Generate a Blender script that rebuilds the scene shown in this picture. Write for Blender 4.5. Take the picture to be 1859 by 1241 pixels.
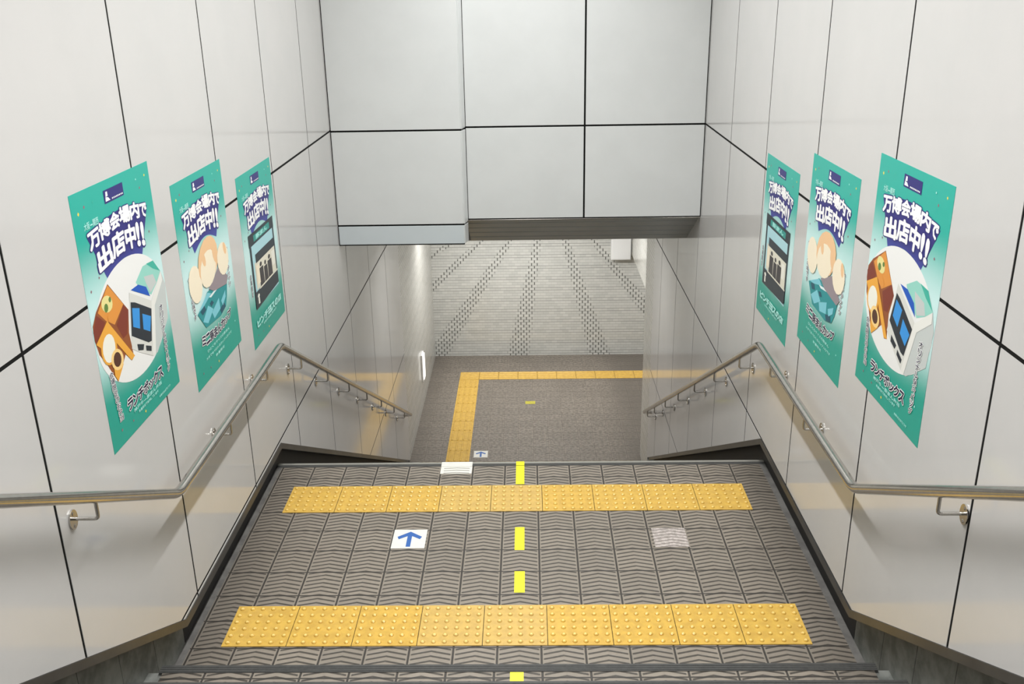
import bpy, bmesh, math, random
from mathutils import Vector, Matrix

for o in list(bpy.data.objects):
    bpy.data.objects.remove(o)
scene = bpy.context.scene
COL = scene.collection
random.seed(7)

# ------------------------------------------------------------------ camera
FPX, PITCH, YAW, ROLL, CAM_H = 1714.71, 0.357067, -0.019765, -0.017093, 2.8030
cam_data = bpy.data.cameras.new('camera')
cam_data.sensor_width = 36.0
cam_data.lens = FPX / 1859.0 * 36.0
cam_data.clip_start = 0.05
cam_data.clip_end = 100
cam = bpy.data.objects.new('camera', cam_data)
COL.objects.link(cam)
fwd = Vector((math.sin(YAW) * math.cos(PITCH), math.cos(YAW) * math.cos(PITCH), -math.sin(PITCH)))
rgt = Vector((math.cos(YAW), -math.sin(YAW), 0))
upv = rgt.cross(fwd)
rgt2 = math.cos(ROLL) * rgt + math.sin(ROLL) * upv
upv2 = -math.sin(ROLL) * rgt + math.cos(ROLL) * upv
cam.matrix_world = Matrix(((rgt2.x, upv2.x, -fwd.x, 0), (rgt2.y, upv2.y, -fwd.y, 0),
                           (rgt2.z, upv2.z, -fwd.z, CAM_H), (0, 0, 0, 1)))
scene.camera = cam

# ------------------------------------------------------------------ world, exposure, lights
scene.view_settings.view_transform = 'Standard'
scene.view_settings.look = 'None'
scene.view_settings.gamma = 1.0
scene.view_settings.use_curve_mapping = False
scene.view_settings.exposure = 0.0
world = bpy.data.worlds.new('concourse_light')
scene.world = world
world.use_nodes = True
world.node_tree.nodes['Background'].inputs[0].default_value = (1.0, 0.985, 0.96, 1)
world.node_tree.nodes['Background'].inputs[1].default_value = 0.07


def area(name, loc, sx, sy, power, color, rot=(0, 0, 0), spread=180):
    d = bpy.data.lights.new(name, 'AREA')
    d.shape = 'RECTANGLE'
    d.size, d.size_y = sx, sy
    d.energy = power
    d.color = color
    d.spread = math.radians(spread)
    o = bpy.data.objects.new(name, d)
    o.location = loc
    o.rotation_euler = rot
    COL.objects.link(o)
    return o


# fluorescent row on the stairwell ceiling, strips in the lower hall
area('ceiling_tube_row', (-0.07, 3.6, 4.14), 0.10, 7.1, 190, (0.995, 0.995, 0.985), spread=150)
area('concourse_tube_row', (-0.07, -2.0, 4.14), 0.12, 2.4, 40, (1.0, 0.98, 0.955))
area('hall_tube_row', (-0.1, 12.9, -0.19), 2.4, 0.25, 80, (1.0, 0.99, 0.965))
area('stair_fill_light', (-0.07, 9.5, 0.385), 1.6, 0.2, 28, (1.0, 0.99, 0.97))  # assumed lamp out of view, added to brighten the lower flight's walls
area('passage_tube_row', (3.2, 12.9, -0.19), 2.4, 0.25, 40, (1.0, 0.985, 0.95))

# ------------------------------------------------------------------ dimensions (metres, landing floor at z = 0)
XL, XR = -1.54, 1.40
RISE, TREAD = 0.166, 0.30
Y_NEAR, Y_FAR = 3.22, 5.335        # landing from the first nosing to its far edge
Z_HALL = -17 * RISE
Y_HALL = Y_FAR + 16 * TREAD
Y_WALL_FAR = 14.45
Z_TOP = 4.25


# ------------------------------------------------------------------ node helpers
class N:
    """A small wrapper that turns arithmetic into Math nodes."""
    def __init__(self, nt, s):
        self.nt, self.s = nt, s

    def _op(self, op, *a):
        n = self.nt.nodes.new('ShaderNodeMath')
        n.operation = op
        for i, v in enumerate((self,) + a):
            if isinstance(v, N):
                self.nt.links.new(v.s, n.inputs[i])
            else:
                n.inputs[i].default_value = v
        return N(self.nt, n.outputs[0])

    def __add__(self, o): return self._op('ADD', o)
    def __sub__(self, o): return self._op('SUBTRACT', o)
    def __mul__(self, o): return self._op('MULTIPLY', o)
    def __truediv__(self, o): return self._op('DIVIDE', o)
    def frac(self): return self._op('FRACT')
    def floor(self): return self._op('FLOOR')
    def abs(self): return self._op('ABSOLUTE')
    def min(self, o): return self._op('MINIMUM', o)
    def max(self, o): return self._op('MAXIMUM', o)
    def lt(self, o): return self._op('LESS_THAN', o)
    def gt(self, o): return self._op('GREATER_THAN', o)

    def step(self, a, b):
        n = self.nt.nodes.new('ShaderNodeMapRange')
        n.interpolation_type = 'SMOOTHSTEP'
        self.nt.links.new(self.s, n.inputs[0])
        n.inputs[1].default_value, n.inputs[2].default_value = a, b
        return N(self.nt, n.outputs[0])


def new_mat(name, color=(0.8, 0.8, 0.8), rough=0.5, metal=0.0, spec=0.5):
    m = bpy.data.materials.new(name)
    m.use_nodes = True
    b = m.node_tree.nodes['Principled BSDF']
    b.inputs['Base Color'].default_value = (*color, 1)
    b.inputs['Roughness'].default_value = rough
    b.inputs['Metallic'].default_value = metal
    b.inputs['Specular IOR Level'].default_value = spec
    return m


def nodes_of(m):
    nt = m.node_tree
    tc = nt.nodes.new('ShaderNodeTexCoord')
    sep = nt.nodes.new('ShaderNodeSeparateXYZ')
    nt.links.new(tc.outputs['Object'], sep.inputs[0])
    return nt, nt.nodes['Principled BSDF'], tc, [N(nt, sep.outputs[i]) for i in range(3)]


def noise(nt, tc, scale, detail=3, rough=0.6):
    n = nt.nodes.new('ShaderNodeTexNoise')
    n.inputs['Scale'].default_value = scale
    n.inputs['Detail'].default_value = detail
    n.inputs['Roughness'].default_value = rough
    nt.links.new(tc.outputs['Object'], n.inputs['Vector'])
    return N(nt, n.outputs[0])


def mix(nt, f, a, b):
    n = nt.nodes.new('ShaderNodeMix')
    n.data_type = 'RGBA'
    for i, v in ((0, f), (6, a), (7, b)):
        if isinstance(v, N):
            nt.links.new(v.s, n.inputs[i])
        elif isinstance(v, (int, float)):
            n.inputs[i].default_value = v
        else:
            n.inputs[i].default_value = (*v, 1)
    return N(nt, n.outputs[2])


def bump(nt, b, h, strength, dist):
    n = nt.nodes.new('ShaderNodeBump')
    n.inputs['Strength'].default_value = strength
    n.inputs['Distance'].default_value = dist
    nt.links.new(h.s, n.inputs['Height'])
    nt.links.new(n.outputs[0], b.inputs['Normal'])


def mottled(name, c1, c2, scale, rough, metal=0.0, bumpd=0.0, spec=0.5):
    m = new_mat(name, c1, rough, metal, spec)
    nt, b, tc, xyz = nodes_of(m)
    k = noise(nt, tc, scale, 4)
    nt.links.new(mix(nt, k.step(0.3, 0.7), c1, c2).s, b.inputs['Base Color'])
    if bumpd:
        bump(nt, b, k, 0.5, bumpd)
    return m


def floor_tile_mat(name, y0, base1, base2, speckle=0.12, seam=0.93):
    """200 mm grey floor tiles with pressed chevron grooves."""
    m = new_mat(name, base1, 0.5)
    nt, b, tc, (x, y, z) = nodes_of(m)
    gx, gy = (x - 0.04) / 0.2, (y - y0) / 0.2
    u, v = gx.frac(), gy.frac()
    jx = (u.min(u * -1 + 1)).step(0.014, 0.03) * -1 + 1
    jy = (v.min(v * -1 + 1)).step(0.012, 0.028) * -1 + 1
    joint = jx.max(jy)
    tri = (u * 2 - 1).abs()
    ph = ((y + tri * 0.027) / 0.03333).frac()
    g = (ph - 0.5).abs().step(0.11, 0.22) * -1 + 1
    inside = tri.step(0.86, 0.93) * -1 + 1
    g = g * inside
    wn = nt.nodes.new('ShaderNodeTexWhiteNoise')
    wn.noise_dimensions = '2D'
    cmb = nt.nodes.new('ShaderNodeCombineXYZ')
    nt.links.new(gx.floor().s, cmb.inputs[0])
    nt.links.new(gy.floor().s, cmb.inputs[1])
    nt.links.new(cmb.outputs[0], wn.inputs[0])
    fine = noise(nt, tc, 60, 3)
    big = noise(nt, tc, 1.6, 3)
    speck = noise(nt, tc, 28, 2).step(0.4, 0.62)
    c = mix(nt, N(nt, wn.outputs[0]) * 0.6 + fine * 0.4, base1, base2)
    c = mix(nt, big.step(0.35, 0.7) * 0.35, c, tuple(q * 0.72 for q in base1))
    edge_dark = (x + 0.07).abs().step(1.05, 1.55) * (big * 0.5 + 0.35)  # tile colour gets darker towards both side walls
    c = mix(nt, edge_dark, c, tuple(q * 0.38 for q in base1))
    c = mix(nt, speck * speckle, c, tuple(q * 0.45 for q in base1))
    c = mix(nt, g * (fine * 0.3 + 0.75), c, tuple(q * 0.13 for q in base1))
    c = mix(nt, joint * seam, c, (0.022, 0.019, 0.016))
    nt.links.new(c.s, b.inputs['Base Color'])
    bump(nt, b, (g.max(joint)) * -1, 0.6, 0.003)
    return m


def wall_tile_mat(name, axis, bands, c1, c2):
    """Small glazed wall tiles in running bond with dark seams; the far wall has fanning rows of dark joints."""
    m = new_mat(name, c1, 0.14)
    nt, b, tc, (x, y, z) = nodes_of(m)
    a = x if axis == 0 else y
    rz = z / 0.045
    row = rz.floor()
    off = (row * 0.5).frac()
    gu = a / 0.09 + off
    u, v = gu.frac(), rz.frac()
    vj = (u.min(u * -1 + 1)).step(0.05, 0.11) * -1 + 1
    hj = (v.min(v * -1 + 1)).step(0.05, 0.13) * -1 + 1
    r4 = (row / 4.0).frac()
    heavy = (r4 - 0.5).abs().lt(0.15)
    wn = nt.nodes.new('ShaderNodeTexWhiteNoise')
    wn.noise_dimensions = '2D'
    cmb = nt.nodes.new('ShaderNodeCombineXYZ')
    nt.links.new(gu.floor().s, cmb.inputs[0])
    nt.links.new(row.s, cmb.inputs[1])
    nt.links.new(cmb.outputs[0], wn.inputs[0])
    c = mix(nt, N(nt, wn.outputs[0]), c1, c2)
    hk = hj * (heavy * 0.55 + 0.25)
    if bands:
        t = (x - 0.30) / (z * -1 - (-0.05)) + (0.17 + 0.465 * 5.5)
        f = ((t / 0.465).frac() - 0.5).abs()
        band = f.step(0.09, 0.17) * -1 + 1
        vk = vj * (band * 0.85 + 0.06)
    else:
        vk = vj * 0.25
    c = mix(nt, vk.max(hk), c, (0.05, 0.05, 0.045))
    nt.links.new(c.s, b.inputs['Base Color'])
    bump(nt, b, (vj.max(hj)) * -1, 0.3, 0.001)
    return m


def slat_mat(name):
    """Aluminium spandrel boards running across the stairs."""
    m = new_mat(name, (0.38, 0.38, 0.36), 0.42, 0.35)
    nt, b, tc, (x, y, z) = nodes_of(m)
    k = noise(nt, tc, 3, 2)
    nt.links.new(mix(nt, k, (0.43, 0.46, 0.465), (0.35, 0.375, 0.375)).s, b.inputs['Base Color'])
    return m


M = {}
M['panel'] = mottled('wall_panel_enamel', (0.615, 0.603, 0.59), (0.595, 0.587, 0.575), 3.0, 0.095, 0.0, 0.0, 0.33)
M['panel_header'] = mottled('header_panel_enamel', (0.765, 0.785, 0.78), (0.735, 0.755, 0.75), 3.0, 0.3)
M['panel_blue'] = mottled('header_edge_enamel', (0.66, 0.72, 0.745), (0.64, 0.70, 0.72), 3.0, 0.3)
M['seal'] = new_mat('black_joint_seal', (0.008, 0.008, 0.0075), 0.85, 0.0, 0.15)
M['trim'] = mottled('grey_metal_trim', (0.09, 0.089, 0.085), (0.07, 0.069, 0.066), 6, 0.38, 0.5)
M['black'] = new_mat('black_recess', (0.012, 0.012, 0.012), 0.6)
M['concrete'] = mottled('dirty_concrete', (0.21, 0.217, 0.20), (0.10, 0.106, 0.097), 9, 0.7, 0, 0.004)
M['border'] = mottled('floor_border', (0.15, 0.145, 0.135), (0.10, 0.095, 0.09), 12, 0.6)
M['nosing'] = mottled('rubber_nosing', (0.065, 0.065, 0.062), (0.05, 0.05, 0.048), 40, 0.55)
M['lip'] = new_mat('worn_metal_lip', (0.42, 0.41, 0.37), 0.35, 0.5)
M['floor'] = floor_tile_mat('grey_chevron_floor_tile', 4.14, (0.315, 0.272, 0.222), (0.25, 0.218, 0.18))
M['floor_hall'] = floor_tile_mat('grey_hall_floor_tile', 10.14, (0.37, 0.322, 0.27), (0.28, 0.246, 0.21), 0.75, 0.55)
M['far_tile'] = wall_tile_mat('far_wall_tile', 0, True, (0.62, 0.62, 0.59), (0.54, 0.545, 0.52))
M['side_tile'] = wall_tile_mat('side_wall_tile', 1, False, (0.66, 0.65, 0.61), (0.6, 0.6, 0.56))
M['slat'] = slat_mat('aluminium_slats')
M['ceiling'] = mottled('ceiling_board', (0.50, 0.495, 0.485), (0.47, 0.465, 0.455), 4, 0.8)
M['steel'] = mottled('stainless_steel', (0.56, 0.54, 0.50), (0.50, 0.48, 0.45), 30, 0.2, 1.0)
M['tactile'] = mottled('yellow_tactile_tile', (0.71, 0.45, 0.085), (0.60, 0.37, 0.072), 22, 0.26)
M['tactile_worn'] = mottled('yellow_tactile_tile_pale', (0.68, 0.45, 0.12), (0.58, 0.38, 0.105), 22, 0.26)
M['tactile_top'] = new_mat('yellow_dome_highlight', (0.90, 0.66, 0.22), 0.3)  # paler cap colour paints in the highlights on the domes
M['tape'] = mottled('yellow_tape', (0.93, 0.87, 0.02), (0.88, 0.82, 0.03), 20, 0.4)
M['tape_dull'] = mottled('dull_yellow_tape', (0.55, 0.5, 0.05), (0.4, 0.36, 0.06), 30, 0.5)
M['sticker'] = mottled('white_sticker', (0.80, 0.79, 0.74), (0.74, 0.73, 0.68), 25, 0.4)
M['sticker_blue'] = new_mat('sticker_blue', (0.035, 0.13, 0.42), 0.4)
M['white_box'] = new_mat('white_sheet_metal', (0.86, 0.87, 0.87), 0.4)


# ------------------------------------------------------------------ mesh helpers
class MB:
    """Collects faces for ONE mesh object."""
    def __init__(self):
        self.v, self.f, self.mi, self.mats = [], [], [], []

    def mat(self, m):
        if m not in self.mats:
            self.mats.append(m)
        return self.mats.index(m)

    def face(self, pts, m):
        i = len(self.v)
        self.v += [tuple(p) for p in pts]
        self.f.append(list(range(i, i + len(pts))))
        self.mi.append(self.mat(m))

    def box(self, x0, x1, y0, y1, z0, z1, m, top=None):
        i = len(self.v)
        self.v += [(x, y, z) for z in (z0, z1) for x, y in ((x0, y0), (x1, y0), (x1, y1), (x0, y1))]
        for q, f in enumerate(((3, 2, 1, 0), (4, 5, 6, 7), (0, 1, 5, 4), (1, 2, 6, 5), (2, 3, 7, 6), (3, 0, 4, 7))):
            self.f.append([i + k for k in f])
            self.mi.append(self.mat(top if (q == 1 and top) else m))

    def prism(self, poly, axis, a, b, m, front=None):
        """Extrude a polygon (2-D) along an axis from a to b; the a-side face gets material `front`."""
        def p3(p, t):
            return {0: (t, p[0], p[1]), 1: (p[0], t, p[1]), 2: (p[0], p[1], t)}[axis]
        i, n = len(self.v), len(poly)
        self.v += [p3(p, a) for p in poly] + [p3(p, b) for p in poly]
        self.f.append([i + k for k in range(n)])
        self.mi.append(self.mat(front or m))
        self.f.append([i + n + k for k in reversed(range(n))])
        self.mi.append(self.mat(m))
        for k in range(n):
            q = (k + 1) % n
            self.f.append([i + k, i + n + k, i + n + q, i + q])
            self.mi.append(self.mat(m))

    def dome(self, cx, cy, z, r, h, m, top, seg=8):
        i = len(self.v)
        for rr, hh in ((r, 0), (r * 0.86, h * 0.62), (r * 0.5, h * 0.96)):
            self.v += [(cx + rr * math.cos(2 * math.pi * k / seg), cy + rr * math.sin(2 * math.pi * k / seg), z + hh) for k in range(seg)]
        for s in range(2):
            for k in range(seg):
                q = (k + 1) % seg
                self.f.append([i + s * seg + k, i + s * seg + q, i + (s + 1) * seg + q, i + (s + 1) * seg + k])
                self.mi.append(self.mat(m))
        self.f.append([i + 2 * seg + k for k in range(seg)])
        self.mi.append(self.mat(top))

    def tube(self, pts, r, m, seg=16, cap=True):
        pts = [Vector(p) for p in pts]
        n = len(pts)
        tan = [(pts[min(k + 1, n - 1)] - pts[max(k - 1, 0)]).normalized() for k in range(n)]
        ref = Vector((0, 0, 1)) if abs(tan[0].z) < 0.9 else Vector((1, 0, 0))
        nrm = (ref - tan[0] * ref.dot(tan[0])).normalized()
        i = len(self.v)
        for k in range(n):
            nrm = (nrm - tan[k] * nrm.dot(tan[k])).normalized()
            bn = tan[k].cross(nrm)
            for s in range(seg):
                a = 2 * math.pi * s / seg
                self.v.append(tuple(pts[k] + nrm * (r * math.cos(a)) + bn * (r * math.sin(a))))
        mi = self.mat(m)
        for k in range(n - 1):
            for s in range(seg):
                q = (s + 1) % seg
                self.f.append([i + k * seg + s, i + k * seg + q, i + (k + 1) * seg + q, i + (k + 1) * seg + s])
                self.mi.append(mi)
        if cap:
            self.f.append([i + s for s in reversed(range(seg))])
            self.f.append([i + (n - 1) * seg + s for s in range(seg)])
            self.mi += [mi, mi]

    def build(self, name, parent=None, smooth=False, recalc=True, bevel=0.0):
        me = bpy.data.meshes.new(name)
        me.from_pydata(self.v, [], self.f)
        for m in self.mats:
            me.materials.append(m)
        me.polygons.foreach_set('material_index', self.mi)
        bm = bmesh.new()
        bm.from_mesh(me)
        bmesh.ops.remove_doubles(bm, verts=bm.verts, dist=1e-6)
        if recalc:
            bmesh.ops.recalc_face_normals(bm, faces=bm.faces)
        bm.to_mesh(me)
        bm.free()
        if smooth:
            me.polygons.foreach_set('use_smooth', [True] * len(me.polygons))
            try:
                me.set_sharp_from_angle(angle=math.radians(38))
            except Exception:
                pass
        o = bpy.data.objects.new(name, me)
        COL.objects.link(o)
        if parent:
            o.parent = parent
        if bevel:
            md = o.modifiers.new('soft_edge', 'BEVEL')
            md.width = bevel
            md.segments = 2
            md.limit_method = 'ANGLE'
        return o


def tag(o, label, cat, group=None, kind=None):
    o['label'] = label
    o['category'] = cat
    if group:
        o['group'] = group
    if kind:
        o['kind'] = kind
    return o


def struct(o, label, cat):
    return tag(o, label, cat, kind='structure')


def empty(name, loc, rz=0.0):
    o = bpy.data.objects.new(name, None)
    o.empty_display_size = 0.05
    o.location = loc
    o.rotation_euler = (0, 0, rz)
    COL.objects.link(o)
    return o


def copy_tree(o, parent=None):
    c = o.copy()
    COL.objects.link(c)
    if parent:
        c.parent = parent
    for ch in list(o.children):
        copy_tree(ch, c)
    return c


# ------------------------------------------------------------------ panelled side walls
def wall_edge(y, side):
    """Height of the lower edge of the wall cladding above the steps."""
    ya, yb = (3.48, 5.22) if side < 0 else (3.50, 5.19)
    z0 = 0.208 if side < 0 else 0.226
    sl = 0.545
    if y < ya:
        return z0 + (ya - max(y, 1.657)) * 0.555
    if y > yb:
        return max(z0 - (y - yb) * sl, Z_HALL + 0.02)
    return z0


def kinks(side):
    ya, yb = (3.48, 5.22) if side < 0 else (3.50, 5.19)
    z0 = 0.208 if side < 0 else 0.226
    return [ya, yb, yb + (z0 - Z_HALL - 0.02) / 0.545]


def cross(side, z, y0, y1):
    """Where the wall edge passes height z between y0 and y1."""
    out = []
    n = 600
    p = y0
    for k in range(1, n + 1):
        q = y0 + (y1 - y0) * k / n
        a, b = wall_edge(p, side) - z, wall_edge(q, side) - z
        if a * b < 0:
            out.append(p + (q - p) * a / (a - b))
        p = q
    return out


Z_ROWS = [Z_HALL, -1.364, 0.226, 1.79, 3.36, Z_TOP]
Y_LEFT = [-3.3, -2.3, -1.35, -0.35, 0.65, 1.65, 2.654, 3.654, 4.661, 5.671, 6.679, 7.709, 8.753, 9.77, 10.80]
Y_RIGHT = [-3.3, -2.3, -1.3, -0.3, 0.68, 1.66, 2.65, 3.624, 4.606, 5.595, 6.594, 7.612, 8.621, 9.62, 10.2]
GAP = 0.0072


def side_wall(name, side, x, ys, label):
    mb = MB()
    back = x + side * 0.018
    for k in range(len(ys) - 1):
        for r in range(len(Z_ROWS) - 1):
            ya, yb = ys[k] + GAP, ys[k + 1] - GAP
            za, zb = Z_ROWS[r] + GAP, Z_ROWS[r + 1] - GAP
            if yb < 3.4 and zb < 0.3:
                continue
            bp = [ya, yb] + [q for q in kinks(side) if ya < q < yb]
            bp += cross(side, za, ya, yb) + cross(side, zb, ya, yb)
            bp = sorted(set(round(q, 5) for q in bp))
            low = [(y, max(za, wall_edge(y, side))) for y in bp if wall_edge(y, side) < zb + 1e-4]
            if len(low) < 2:
                continue
            top = [(low[-1][0], zb), (low[0][0], zb)]
            poly = []
            for p in low + top:
                if not poly or (abs(p[0] - poly[-1][0]) + abs(p[1] - poly[-1][1])) > 2e-4:
                    poly.append(p)
            if abs(poly[0][0] - poly[-1][0]) + abs(poly[0][1] - poly[-1][1]) < 2e-4:
                poly.pop()
            if len(poly) < 3:
                continue
            mb.prism(poly, 0, x, back, M['panel'])
    # black joint backing behind the panels
    bp = [ys[0], 1.657] + kinks(side)[:2] + [min(kinks(side)[2], ys[-1]), ys[-1]]
    bp = sorted(set(round(q, 4) for q in bp))
    poly = [(y, wall_edge(y, side) + 0.002) for y in bp] + [(ys[-1], Z_TOP), (ys[0], Z_TOP)]
    mb.prism(poly, 0, x + side * 0.0016, x + side * 0.16, M['seal'])
    o = mb.build(name)
    return struct(o, label, 'wall')


side_wall('wall_left', -1, XL, Y_LEFT, 'left stairwell wall of glossy off-white panels with black joints')
side_wall('wall_right', 1, XR, Y_RIGHT, 'right stairwell wall of glossy off-white panels with black joints')


# metal trim along the lower edge of the cladding, dark recess below it
def edge_band(name, side, x0, x1, dz0, dz1, m, y0, y1, label, cat):
    mb = MB()
    bp = sorted(set([y0, y1] + [q for q in kinks(side) if y0 < q < y1]))
    poly = [(y, wall_edge(y, side) + dz0) for y in bp] + [(y, wall_edge(y, side) + dz1) for y in reversed(bp)]
    mb.prism(poly, 0, x0, x1, m)
    return struct(mb.build(name), label, cat)


edge_band('trim_1', -1, XL - 0.045, XL + 0.004, -0.040, -0.001, M['trim'], 1.66, 10.6, 'grey metal trim along the foot of the left wall panels', 'trim')
edge_band('trim_2', 1, XR + 0.045, XR - 0.004, -0.040, -0.001, M['trim'], 1.66, 10.0, 'grey metal trim along the foot of the right wall panels', 'trim')


def recess(name, side, x, yend, label):
    mb = MB()
    y0 = 1.66
    k1, k2, k3 = kinks(side)
    e = lambda y: wall_edge(y, side) - 0.02
    # concrete beside the upper flight with one vertical joint per step
    y = Y_NEAR + 0.36
    yy = y
    while yy > y0:
        a = max(yy - TREAD + 0.004, y0)
        pts = [(a, e(a)), (yy, e(yy))]
        mid = [k1] if a < k1 < yy else []
        poly = [(a, e(a) - 0.42)] + [(yy, e(yy) - 0.42)] + [(yy, e(yy))] + [(q, e(q)) for q in mid] + [(a, e(a))]
        mb.prism(poly, 0, x, x + side * 0.03, M['concrete'])
        yy -= TREAD
    bp = [y0, k1, k2, yend]
    poly = [(q, e(q) - 0.44) for q in bp] + [(q, e(q)) for q in reversed(bp)]
    mb.prism(poly, 0, x + side * 0.012, x + side * 0.04, M['black'])
    # black face of the recess beside the landing
    bp = [y + 0.002, k2, yend]
    poly = [(q, e(q) - 0.40) for q in bp] + [(q, e(q)) for q in reversed(bp)]
    mb.prism(poly, 0, x, x + side * 0.012, M['black'])
    return struct(mb.build(name), label, 'baseboard')


recess('baseboard_left', -1, XL - 0.065, 10.6, 'dark recessed base strip beside the steps under the left wall')
recess('baseboard_right', 1, XR + 0.065, 10.05, 'dark recessed base strip beside the steps under the right wall')

# ------------------------------------------------------------------ floors and steps
FX0, FX1 = XL - 0.065, XR + 0.065      # slab edges inside the recesses
TX0, TX1 = FX0 + 0.036, FX1 - 0.036      # tiled area

mb = MB()
mb.box(TX0, TX1, Y_NEAR - 0.02, Y_FAR - 0.05, -0.25, 0.0, M['concrete'], M['floor'])
mb.box(FX0, TX0, Y_NEAR - 0.02, Y_FAR - 0.05, -0.25, 0.0, M['border'])
mb.box(TX1, FX1, Y_NEAR - 0.02, Y_FAR - 0.05, -0.25, 0.0, M['border'])
floor = struct(mb.build('floor'), 'landing floor of grey chevron-grooved square tiles', 'floor')
nb = MB()
nb.box(FX0, FX1, Y_FAR - 0.05, Y_FAR - 0.022, -0.2, 0.002, M['nosing'])
nb.box(FX0, FX1, Y_FAR - 0.022, Y_FAR, -0.2, 0.004, M['lip'])
nb.build('nosing', floor)

mb = MB()
nose = []
for k in range(1, 8):
    z = k * RISE
    yn = Y_NEAR - (k - 1) * TREAD
    yb = yn - TREAD - (4.2 if k == 7 else 0.0)
    mb.box(TX0 + 0.03, TX1 - 0.03, yb, yn - 0.045, z - RISE - 0.02, z, M['concrete'], M['floor'])
    mb.box(FX0, TX0 + 0.03, yb, yn - 0.03, z - RISE - 0.02, z - 0.012, M['concrete'])
    mb.box(TX1 - 0.03, FX1, yb, yn - 0.03, z - RISE - 0.02, z - 0.012, M['concrete'])
    nose.append((yn, z))
stairs = struct(mb.build('stairs'), 'upper flight of grey tiled steps with dark nosings coming down to the landing', 'stairs')
for yn, z in nose:
    nb = MB()
    nb.box(TX0 + 0.015, TX1 - 0.015, yn - 0.045, yn, z - 0.045, z + 0.003, M['nosing'])
    for q in range(3):
        nb.box(TX0 + 0.015, TX1 - 0.015, yn - 0.038 + q * 0.012, yn - 0.032 + q * 0.012, z + 0.003, z + 0.0045, M['nosing'])
    nb.build('nosing', stairs)

mb = MB()
nose = []
for k in range(1, 17):
    z = -k * RISE
    y0 = Y_FAR + (k - 1) * TREAD
    mb.box(TX0 + 0.03, TX1 - 0.03, y0, y0 + TREAD - 0.04, z - RISE, z, M['concrete'], M['floor'])
    mb.box(FX0, TX0 + 0.03, y0, y0 + TREAD - 0.02, z - RISE, z - 0.012, M['concrete'])
    mb.box(TX1 - 0.03, FX1, y0, y0 + TREAD - 0.02, z - RISE, z - 0.012, M['concrete'])
    nose.append((y0 + TREAD, z))
stairs2 = struct(mb.build('stairs'), 'lower flight of steps going down from the landing to the hall', 'stairs')
for yn, z in nose:
    nb = MB()
    nb.box(TX0 + 0.02, TX1 - 0.02, yn - 0.04, yn, z - 0.04, z + 0.003, M['nosing'])
    nb.build('nosing', stairs2)

mb = MB()
mb.box(XL - 0.2, 6.0, Y_HALL, Y_WALL_FAR + 0.2, Z_HALL - 0.2, Z_HALL, M['floor_hall'])
struct(mb.build('floor_hall'), 'grey tiled hall floor at the bottom of the stairs', 'floor')

# ------------------------------------------------------------------ header above the lower flight
mb = MB()
YL, YR = 7.455, 7.565


def front_panel(x0, x1, z0, z1, y, m):
    mb.box(x0 + GAP, x1 - GAP, y, y + 0.02, z0 + GAP, z1 - GAP, m)


XS = -0.512
for z0, z1, m in ((0.872, 1.035, M['panel_blue']), (1.035, 1.785, M['panel_header']), (1.785, 3.36, M['panel_header']), (3.36, Z_TOP, M['panel_header'])):
    front_panel(XL, XS - 0.002, z0, z1, YL, m)
    mb.prism([(XS + 0.001, YL + 0.002), (XS + 0.0225, YR - 0.006), (XS - 0.02, YR - 0.006), (XS - 0.02, YL + 0.012)], 2, z0 + GAP, z1 - GAP, M['panel_header'])
for x0, x1 in ((XS + 0.019, 0.452), (0.452, XR)):
    for z0, z1 in ((1.05, 1.79), (1.79, 3.36), (3.36, Z_TOP)):
        front_panel(x0, x1, z0, z1, YR, M['panel_header'])
mb.box(XL - 0.03, XS - 0.005, YL + 0.01, 7.62, 0.868, Z_TOP, M['seal'])
mb.box(XS - 0.004, XR + 0.03, YR + 0.008, 7.62, 1.046, Z_TOP, M['seal'])
struct(mb.build('wall_header', bevel=0.0015), 'pale grey panelled header wall above the lower flight of stairs', 'wall')

# sloped metal slat ceiling below the header, then the plain soffit down to the hall
mb = MB()
sl = -0.36 / 0.64
NS = 5
L0, L1 = 7.60, 8.22
for k in range(NS):
    ya = L0 + (L1 - L0) * k / NS
    yb = L0 + (L1 - L0) * (k + 1) / NS - 0.022
    za, zb = 1.047 + (ya - L0) * sl, 1.047 + (yb - L0) * sl
    mb.prism([(ya, za), (yb, zb), (yb, zb + 0.03), (ya, za + 0.03)], 0, XS + 0.002, XR + 0.02, M['slat'])
mb.prism([(L0, 1.058), (L1, 1.058 + (L1 - L0) * sl), (L1, 1.09 + (L1 - L0) * sl), (L0, 1.09)], 0, XS + 0.002, XR + 0.02, M['black'])
mb.box(XL, XS - 0.006, 7.48, 8.25, 0.872, 0.90, M['slat'])
mb.tube([(XS + 0.03, 7.577, 1.043), (XR - 0.002, 7.577, 1.044)], 0.006, M['steel'], 12)  # thin steel bead added to catch a glint at the slats' upper edge
struct(mb.build('ceiling_slats'), 'sloping grey aluminium slat ceiling under the header wall', 'ceiling')
mb = MB()
mb.prism([(8.22, 0.705), (11.9, -0.16), (15.0, -0.16), (15.0, 0.0), (11.9, 0.0), (8.22, 0.86)], 0, XL - 0.2, 6.0, M['ceiling'])
struct(mb.build('ceiling_hall'), 'plain white ceiling over the lower flight and the hall', 'ceiling')
mb = MB()
mb.box(XL - 0.2, XR + 0.2, -3.4, 7.62, Z_TOP, Z_TOP + 0.1, M['ceiling'])
struct(mb.build('ceiling'), 'plain white ceiling over the landing', 'ceiling')

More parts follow.
